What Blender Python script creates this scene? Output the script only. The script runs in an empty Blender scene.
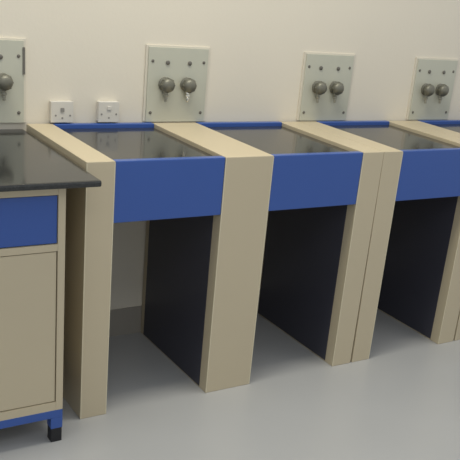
import bpy, bmesh, math, random
from mathutils import Vector, Matrix
scene = bpy.context.scene
COL = scene.collection

# ------------------------------------------------------------------ camera
CAM = (-0.83458, -2.59443, 1.33454)
YAW, PITCH, ROLL = 0.6116008, -0.3727489, 0.1103807
FPX, PX, PY = 823.75, 262.638, 292.279
cd = bpy.data.cameras.new('camera')
cam = bpy.data.objects.new('camera', cd); COL.objects.link(cam)
fwd = Vector((math.sin(YAW)*math.cos(PITCH), math.cos(YAW)*math.cos(PITCH), math.sin(PITCH)))
r = fwd.cross(Vector((0, 0, 1))).normalized(); u = r.cross(fwd)
cR, sR = math.cos(ROLL), math.sin(ROLL)
right = cR*r + sR*u; up = -sR*r + cR*u
m = Matrix((right, up, -fwd)).transposed().to_4x4(); m.translation = Vector(CAM)
cam.matrix_world = m
cd.sensor_fit = 'HORIZONTAL'; cd.sensor_width = 36
cd.lens = FPX/460*36
cd.shift_x = (230-PX)/460; cd.shift_y = (PY-230)/460
cd.clip_start = 0.05; cd.clip_end = 50
scene.camera = cam

# ------------------------------------------------------------------ world, lights, exposure
w = bpy.data.worlds.new('world'); scene.world = w; w.use_nodes = True
bg = w.node_tree.nodes['Background']
bg.inputs['Color'].default_value = (0.91, 0.96, 1.0, 1)
bg.inputs['Strength'].default_value = 0.46

def area(name, loc, target, size, sizey, power, col):
    l = bpy.data.lights.new(name, 'AREA'); l.shape = 'RECTANGLE'
    l.size = size; l.size_y = sizey; l.energy = power; l.color = col
    o = bpy.data.objects.new(name, l); COL.objects.link(o); o.location = loc
    d = Vector(target)-Vector(loc)
    o.rotation_euler = d.to_track_quat('-Z', 'Y').to_euler()
    return o
area('ceiling_light', (0.15, -0.72, 2.85), (0.15, -0.72, 0), 1.7, 0.4, 24, (1.0, 0.96, 0.82))
area('ceiling_light', (2.4, -1.7, 2.85), (2.4, -1.7, 0), 1.3, 0.6, 5, (1.0, 0.93, 0.88))
area('ceiling_light', (-0.6, -3.0, 2.85), (-0.6, -3.0, 0), 1.3, 0.6, 9, (0.95, 0.97, 1.0))

scene.view_settings.view_transform = 'Standard'
scene.view_settings.look = 'None'
scene.view_settings.gamma = 1
scene.view_settings.use_curve_mapping = False
scene.view_settings.exposure = 0.62

# ------------------------------------------------------------------ materials
def srgb(c):
    return tuple(((v/255)/12.92 if v/255 <= 0.04045 else ((v/255+0.055)/1.055)**2.4) for v in c)+(1,)

def mat(name, rgb, rough=0.5, metal=0.0, var=0.04, scale=6.0, bump=0.0, bscale=200, spec=0.5, coat=0.0, rvar=0.0, stretch=None):
    M = bpy.data.materials.new(name); M.use_nodes = True
    nt = M.node_tree; b = nt.nodes['Principled BSDF']
    tc = nt.nodes.new('ShaderNodeTexCoord'); mp = nt.nodes.new('ShaderNodeMapping')
    if stretch: mp.inputs['Scale'].default_value = stretch
    nt.links.new(tc.outputs['Object'], mp.inputs['Vector'])
    n = nt.nodes.new('ShaderNodeTexNoise'); n.inputs['Scale'].default_value = scale; n.inputs['Detail'].default_value = 5
    nt.links.new(mp.outputs[0], n.inputs['Vector'])
    mx = nt.nodes.new('ShaderNodeMix'); mx.data_type = 'RGBA'
    base = srgb(rgb)
    mx.inputs[6].default_value = tuple(max(0, c*(1-var)) for c in base[:3])+(1,)
    mx.inputs[7].default_value = tuple(min(1, c*(1+var)) for c in base[:3])+(1,)
    nt.links.new(n.outputs['Fac'], mx.inputs[0])
    nt.links.new(mx.outputs[2], b.inputs['Base Color'])
    b.inputs['Roughness'].default_value = rough; b.inputs['Metallic'].default_value = metal
    b.inputs['Specular IOR Level'].default_value = spec
    b.inputs['Coat Weight'].default_value = coat
    if rvar:
        mr = nt.nodes.new('ShaderNodeMapRange'); mr.inputs[3].default_value = rough-rvar; mr.inputs[4].default_value = rough+rvar
        nt.links.new(n.outputs['Fac'], mr.inputs[0]); nt.links.new(mr.outputs[0], b.inputs['Roughness'])
    if bump:
        n2 = nt.nodes.new('ShaderNodeTexNoise'); n2.inputs['Scale'].default_value = bscale
        nt.links.new(tc.outputs['Object'], n2.inputs['Vector'])
        bp = nt.nodes.new('ShaderNodeBump'); bp.inputs['Strength'].default_value = bump; bp.inputs['Distance'].default_value = 0.002
        nt.links.new(n2.outputs['Fac'], bp.inputs['Height']); nt.links.new(bp.outputs[0], b.inputs['Normal'])
    return M

WALL = mat('wall_paint', (216, 208, 192), 0.75, var=0.03, scale=2.2, bump=0.15, bscale=90)
FLOOR = mat('grey_vinyl', (169, 169, 168), 0.32, var=0.04, scale=3.5, rvar=0.05, bump=0.05, bscale=60)
SKIRT = mat('baseboard_tile', (150, 144, 134), 0.45, var=0.05)
BEIGE = mat('beige_laminate', (188, 175, 148), 0.42, var=0.03, scale=5)
EDGE = mat('pale_beige', (206, 196, 168), 0.4, var=0.02)
BLUE = mat('blue_laminate', (52, 84, 153), 0.28, var=0.03, scale=5)
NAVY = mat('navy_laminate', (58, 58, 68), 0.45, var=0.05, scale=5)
BLACK = mat('black_foot', (22, 22, 26), 0.5, var=0.1)
PLATE = mat('grey_metal_plate', (188, 187, 171), 0.42, metal=0.15, var=0.06, scale=14, rvar=0.05)
PRIM = mat('plate_rim', (207, 200, 184), 0.5, var=0.03)
KNOB = mat('cast_metal', (112, 110, 98), 0.4, metal=0.35, var=0.2, scale=30)
NOZ = mat('dull_metal', (146, 143, 128), 0.4, metal=0.2, var=0.08)
DARKM = mat('dark_screw', (112, 108, 100), 0.4, metal=0.4, var=0.1)
CHROME = mat('chrome', (225, 220, 205), 0.12, metal=1.0, var=0.02)
SOCK = mat('white_plastic', (206, 201, 191), 0.35, var=0.01)
HOLE = mat('socket_hole', (135, 132, 127), 0.6, var=0.02)

def granite():
    M = bpy.data.materials.new('black_granite'); M.use_nodes = True
    nt = M.node_tree; b = nt.nodes['Principled BSDF']
    tc = nt.nodes.new('ShaderNodeTexCoord')
    n = nt.nodes.new('ShaderNodeTexNoise'); n.inputs['Scale'].default_value = 260; n.inputs['Detail'].default_value = 3
    nt.links.new(tc.outputs['Object'], n.inputs['Vector'])
    cr = nt.nodes.new('ShaderNodeValToRGB')
    cr.color_ramp.elements[0].position = 0.45; cr.color_ramp.elements[0].color = (0.022, 0.023, 0.023, 1)
    cr.color_ramp.elements[1].position = 0.72; cr.color_ramp.elements[1].color = (0.045, 0.046, 0.044, 1)
    nt.links.new(n.outputs['Fac'], cr.inputs[0]); nt.links.new(cr.outputs[0], b.inputs['Base Color'])
    b.inputs['Roughness'].default_value = 0.11
    b.inputs['Specular IOR Level'].default_value = 0.52
    return M
GRAN = granite()

# ------------------------------------------------------------------ helpers
def add_box(bm, x0, x1, y0, y1, z0, z1, bev=0.0):
    t = bmesh.new()
    bmesh.ops.create_cube(t, size=1)
    for v in t.verts:
        v.co = Vector(((x0+x1)/2+v.co.x*(x1-x0), (y0+y1)/2+v.co.y*(y1-y0), (z0+z1)/2+v.co.z*(z1-z0)))
    if bev: bmesh.ops.bevel(t, geom=t.edges[:], offset=bev, segments=2, affect='EDGES', profile=0.6)
    me = bpy.data.meshes.new('t'); t.to_mesh(me); bm.from_mesh(me); t.free(); bpy.data.meshes.remove(me)

def add_lathe(bm, prof, origin, axis, seg=28):
    """prof: (radius, distance along axis)"""
    ax = Vector(axis).normalized()
    a = ax.orthogonal().normalized(); b = ax.cross(a)
    o = Vector(origin); rings = []
    for rr, h in prof:
        if rr < 1e-6: rings.append([bm.verts.new(o+ax*h)])
        else: rings.append([bm.verts.new(o+ax*h+(a*math.cos(2*math.pi*k/seg)+b*math.sin(2*math.pi*k/seg))*rr) for k in range(seg)])
    for p, q in zip(rings, rings[1:]):
        for k in range(seg):
            k2 = (k+1) % seg
            if len(p) == 1 and len(q) == 1: continue
            if len(p) == 1: bm.faces.new((p[0], q[k2], q[k]))
            elif len(q) == 1: bm.faces.new((p[k], p[k2], q[0]))
            else: bm.faces.new((p[k], p[k2], q[k2], q[k]))

def obj(name, bm, material, parent=None, smooth=False, loc=None):
    bmesh.ops.recalc_face_normals(bm, faces=bm.faces[:])
    me = bpy.data.meshes.new(name)
    if smooth:
        for f in bm.faces: f.smooth = True
        for e in bm.edges:
            if len(e.link_faces) == 2 and e.calc_face_angle() > 0.7: e.smooth = False
    bm.to_mesh(me); bm.free()
    me.materials.append(material)
    o = bpy.data.objects.new(name, me); COL.objects.link(o)
    if parent: o.parent = parent
    if loc: o.location = loc
    return o

def box(name, dims, material, parent=None, bev=0.0):
    bm = bmesh.new(); add_box(bm, *dims, bev); return obj(name, bm, material, parent)

def struct(name, dims, material):
    o = box(name, dims, material); o['kind'] = 'structure'; return o

def thing(name, label, cat, loc=(0, 0, 0), group=None):
    o = bpy.data.objects.new(name, None); o.empty_display_size = 0.05; COL.objects.link(o); o.location = loc
    o['label'] = label; o['category'] = cat
    if group: o['group'] = group
    return o

def tag(o, label, cat, group=None):
    o['label'] = label; o['category'] = cat
    if group: o['group'] = group
    return o

# ------------------------------------------------------------------ room
WY = 0.007
struct('floor', (-3.2, 5.0, -5.0, WY+0.1, -0.05, 0.0), FLOOR)
struct('wall_back', (-3.2, 5.0, WY, WY+0.1, 0.0, 2.95), WALL)
struct('baseboard_back', (-3.2, 5.0, WY-0.006, WY-0.0002, 0.0, 0.108), SKIRT)

# ------------------------------------------------------------------ tables
H = 0.80; D = 0.5135; ZS = 0.788; YB = -0.001
TG = 'blue and beige balance tables along the wall'
def side_panel(parent, x0, x1, lean0=0.0, lean1=0.0):
    # lean: how far the foot of the left / right side draws in from its neighbour
    bm = bmesh.new(); add_box(bm, x0, x1, -D, YB, 0.0, H, 0.0022)
    for v in bm.verts:
        k = 1-v.co.z/H
        if v.co.x < (x0+x1)/2: v.co.x += lean0*k
        else: v.co.x -= lean1*k
    p = obj('side_panel', bm, BEIGE, parent)
    for xe, ln, sg in ((x0, lean0, 1), (x1, -lean1, -1)):  # thin paler beige strip down each front edge that does not lean
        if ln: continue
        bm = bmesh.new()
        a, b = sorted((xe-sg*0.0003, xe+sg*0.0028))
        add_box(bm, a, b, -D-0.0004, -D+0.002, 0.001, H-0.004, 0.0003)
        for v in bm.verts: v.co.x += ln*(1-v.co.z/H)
        e = obj('pale_edge', bm, EDGE, p)
    return p
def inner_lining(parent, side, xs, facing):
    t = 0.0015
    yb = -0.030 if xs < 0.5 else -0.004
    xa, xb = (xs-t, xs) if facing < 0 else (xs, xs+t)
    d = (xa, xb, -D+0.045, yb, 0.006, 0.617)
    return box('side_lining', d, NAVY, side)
def bay(parent, xl, xr, pl, pr):
    """apron, rail and slab tray between the two panels whose facing sides are at xl and xr"""
    e = 0.0004
    box('apron', (xl+e, xr-e, -D+0.0015, -D+0.026, 0.620, H-0.0006), BLUE, parent, 0.003)
    box('back_rail', (xl+e, xr-e, -0.024, YB, 0.700, H+0.0015), BLUE, parent, 0.003)
    box('slab_tray', (xl+e, xr-e, -D+0.0265, -0.0245, 0.725, 0.7545), BEIGE, parent)
    inner_lining(parent, pr, xr, -1)
    inner_lining(parent, pl, xl, 1)
def slab(xl, xr, label):
    return tag(box('granite_worktop', (xl+0.003, xr-0.003, -D+0.029, -0.027, 0.7547, ZS), GRAN, None, 0.0012),
               label, 'worktop', 'black granite slabs set in the tables')

P1 = dict(Al=0.0, Ar=0.084, Bl=0.4384, Br=0.6112, Cl=0.9727, S1=1.0625, Cr=1.1488, Dl=1.5127, S2=1.6035, Dr=1.690, El=2.053, Er=2.14)
# first table: two bays sharing a wide middle leg
t1 = thing('balance_table', 'two-bay table with wide seamless middle leg, next to the black-topped cabinet', 'table', (0, 0, 0), TG)
a = side_panel(t1, P1['Al'], P1['Ar']); b_ = side_panel(t1, P1['Bl'], P1['Br']); c_ = side_panel(t1, P1['Cl'], P1['S1']-0.0004, 0, 0.0035)
bay(t1, P1['Ar'], P1['Bl'], a, b_); bay(t1, P1['Br'], P1['Cl'], b_, c_)
t2 = thing('balance_table', 'one-bay table standing between the two seamed pairs of beige legs', 'table', (P1['S1'], 0, 0), TG)
def local(t, x): return x - t.location.x
def one_bay(t, x0, xl, xr, x1):
    f = lambda v: v - t.location.x
    l = side_panel(t, f(x0), f(xl), 0.0035, 0); q = side_panel(t, f(xr), f(x1), 0, 0.0035)
    bay(t, f(xl), f(xr), l, q)
one_bay(t2, P1['S1']+0.0004, P1['Cr'], P1['Dl'], P1['S2']-0.0004)
t3 = thing('balance_table', 'last table at the right picture edge, mostly cut off by the frame', 'table', (P1['S2'], 0, 0), TG)
one_bay(t3, P1['S2']+0.0004, P1['Dr'], P1['El'], P1['Er'])
slab(P1['Ar'], P1['Bl'], 'black granite slab in the left bay, beside the cabinet, reflecting a socket')
slab(P1['Br'], P1['Cl'], 'black granite slab in the bay right of the wide seamless leg')
slab(P1['Cr'], P1['Dl'], 'black granite slab in the one-bay table between the seamed leg pairs')
slab(P1['Dr'], P1['El'], 'sliver of black granite slab at the right picture edge')

# ------------------------------------------------------------------ cabinet with its worktop
CX0, CX1 = -0.60, -0.090; CY = -0.6034
cb = thing('base_cabinet', 'beige floor cabinet with blue drawer, blue base frame and black feet', 'cabinet', ((CX0+CX1)/2, -0.3, 0))
ox, oy = cb.location.x, cb.location.y
def cbox(name, d, mt, par=cb, bev=0.0):
    return box(name, (d[0]-ox, d[1]-ox, d[2]-oy, d[3]-oy, d[4], d[5]), mt, par, bev)
bm = bmesh.new()
L = lambda d, bev=0: add_box(bm, d[0]-ox, d[1]-ox, d[2]-oy, d[3]-oy, d[4], d[5], bev)
L((CX0, CX0+0.02, CY, -0.03, 0.105, 0.766), 0.001); L((CX1-0.02, CX1, CY, -0.03, 0.105, 0.766), 0.001)
L((CX0+0.02, CX1-0.02, CY+0.001, -0.03, 0.7395, 0.766)); L((CX0+0.02, CX1-0.02, CY+0.001, -0.03, 0.105, 0.131))
L((CX0+0.02, CX1-0.02, CY+0.001, CY+0.02, 0.586, 0.6055)); L((CX0+0.02, CX1-0.02, -0.045, -0.03, 0.13, 0.74))
obj('carcass', bm, BEIGE, cb)
cbox('drawer', (CX0+0.0215, CX1-0.0215, CY+0.004, CY+0.30, 0.6075, 0.7375), BLUE, cb, 0.0015)
dr = cbox('door', (CX0+0.0215, CX1-0.0225, CY+0.003, CY+0.02, 0.1335, 0.5835), BEIGE, cb, 0.0015)
bm = bmesh.new()
L((CX0, CX1, CY, CY+0.03, 0.080, 0.1048), 0.001); L((CX0, CX1, -0.06, -0.03, 0.080, 0.1048), 0.001)
L((CX0, CX0+0.03, CY+0.03, -0.06, 0.080, 0.1048)); L((CX1-0.03, CX1, CY+0.03, -0.06, 0.080, 0.1048))
obj('base_frame', bm, BLUE, cb)
for lx in (CX0, CX1-0.034):
    for ly in (CY, -0.064):
        lg = cbox('leg', (lx, lx+0.034, ly, ly+0.034, 0.045, 0.0799), BLUE, cb, 0.001)
        cbox('foot', (lx+0.001, lx+0.033, ly+0.001, ly+0.033, 0.0, 0.0449), BLACK, lg, 0.002)
tag(box('granite_worktop', (-0.64, -0.009, -0.645, YB, 0.7662, 0.784), GRAN, None, 0.006),
    'overhanging black granite worktop lying on the beige cabinet at left', 'worktop')

# ------------------------------------------------------------------ valve plates with gas taps
PW = 0.236; PZ0, PZ1 = 0.803, 1.056
def make_plate(xc, label, dx=-0.007):
    t = thing('valve_plate', label, 'valve panel', (xc, 0, PZ0), 'grey valve plates on the wall')
    h = PZ1-PZ0
    box('rim', (-PW/2-0.004, PW/2+0.004, 0.0012, WY, 0.0, h+0.004), PRIM, t, 0.001)
    box('face', (-PW/2+0.004, PW/2-0.004, -0.003, 0.0011, 0.0, h-0.002), PLATE, t, 0.001)
    for k in (-1, 1):
        bm = bmesh.new()
        add_lathe(bm, [(0, 0), (0.0075, 0), (0.0075, 0.003), (0.005, 0.0045), (0, 0.0045)], (k*0.042, -0.003, 1.004-PZ0), (0, -1, 0), 16)
        obj('indicator', bm, DARKM, t, True)
    if dx > 0:
        box('edge_strip', (PW/2-0.008, PW/2-0.0005, -0.0055, -0.0031, 0.150, 0.232), DARKM, t, 0.0008)
    for sx, sz in ((-0.098, 0.205), (0.098, 0.205), (-0.098, 0.032), (0.098, 0.032)):
        bm = bmesh.new()
        add_lathe(bm, [(0, 0), (0.0055, 0), (0.005, 0.0018), (0.003, 0.0026), (0, 0.003)], (sx, -0.003, sz), (0, -1, 0), 14)
        obj('screw', bm, DARKM, t, True)
    for k in (-1, 1):
        bm = bmesh.new()
        x, z = k*0.042+dx, 0.932-PZ0
        add_lathe(bm, [(0, 0), (0.0245, 0), (0.0245, 0.004), (0.018, 0.008), (0.012, 0.010), (0.011, 0.016), (0, 0.016)], (x, -0.003, z), (0, -1, 0), 28)
        v = obj('valve_body', bm, KNOB, t, True)
        bm = bmesh.new()   # ribbed round hand knob
        add_lathe(bm, [(0, 0.012), (0.016, 0.012), (0.021, 0.015), (0.0243, 0.021), (0.0246, 0.027), (0.0215, 0.035), (0.015, 0.040), (0.008, 0.0425), (0, 0.043)], (x, -0.003, z), (0, -1, 0), 32)
        for q in range(8):
            an = 2*math.pi*q/8
            add_lathe(bm, [(0, 0.017), (0.0035, 0.018), (0.004, 0.024), (0.003, 0.030), (0, 0.032)], (x+math.cos(an)*0.0225, -0.003, z+math.sin(an)*0.0225), (0, -1, 0), 10)
        obj('knob', bm, KNOB, v, True)
        bm = bmesh.new()   # outlet nozzle pointing down
        add_lathe(bm, [(0.0065, 0), (0.0065, 0.020), (0.0085, 0.022), (0.0085, 0.027), (0.0055, 0.030), (0.0065, 0.034), (0.0045, 0.038), (0.0055, 0.042), (0.004, 0.045), (0, 0.045)], (x, -0.013, z-0.012), (0, -0.12, -1), 16)
        obj('nozzle', bm, CHROME if (k == 1 and abs(xc-0.528) < 0.01) else NOZ, v, True)
    return t
make_plate(-0.122, 'grey two-tap valve plate above the black cabinet worktop, cut by the left edge', 0.006)
make_plate(0.528, 'grey two-tap valve plate with shiny right nozzle, right of the wall sockets')
make_plate(1.180, 'grey two-tap valve plate above the leg pair in the picture middle right')
make_plate(1.750, 'grey two-tap valve plate nearest the top right corner')

# ------------------------------------------------------------------ wall sockets
def make_socket(x0, x1, label, dark):
    t = thing('wall_socket', label, 'socket', ((x0+x1)/2, WY, 0.806), 'white sockets on the wall')
    w = x1-x0; h = 0.066; y0 = -0.022
    box('back_box', (-w/2, w/2, y0+0.007, 0, 0, h), SOCK, t, 0.002)
    f = box('face_plate', (-w/2-0.001, w/2+0.001, y0, y0+0.0069, -0.001, h+0.001), SOCK, t, 0.002)
    if dark:
        box('switch', (-0.006, 0.006, y0-0.003, y0-0.0001, 0.034, 0.047), HOLE, f, 0.001)
        spots = ((-0.022, 0.022), (0.026, 0.022), (0.0, 0.014))
    else:
        box('switch', (-0.007, 0.007, y0-0.003, y0-0.0001, 0.040, 0.052), SOCK, f, 0.001)
        spots = ((-0.026, 0.026), (0.026, 0.026), (0, 0.014))
    for sx, sz in spots:
        bm = bmesh.new()
        add_lathe(bm, [(0, 0), (0.0032, 0), (0.0032, 0.0006), (0, 0.0006)], (sx, y0-0.0001, sz), (0, -1, 0), 12)
        obj('pin_hole', bm, HOLE, f)
make_socket(0.0765, 0.1495, 'white wall socket with dark switch square, nearer the cabinet', True)
make_socket(0.238, 0.309, 'plain white wall socket with no dark square, nearer the valve plate', False)
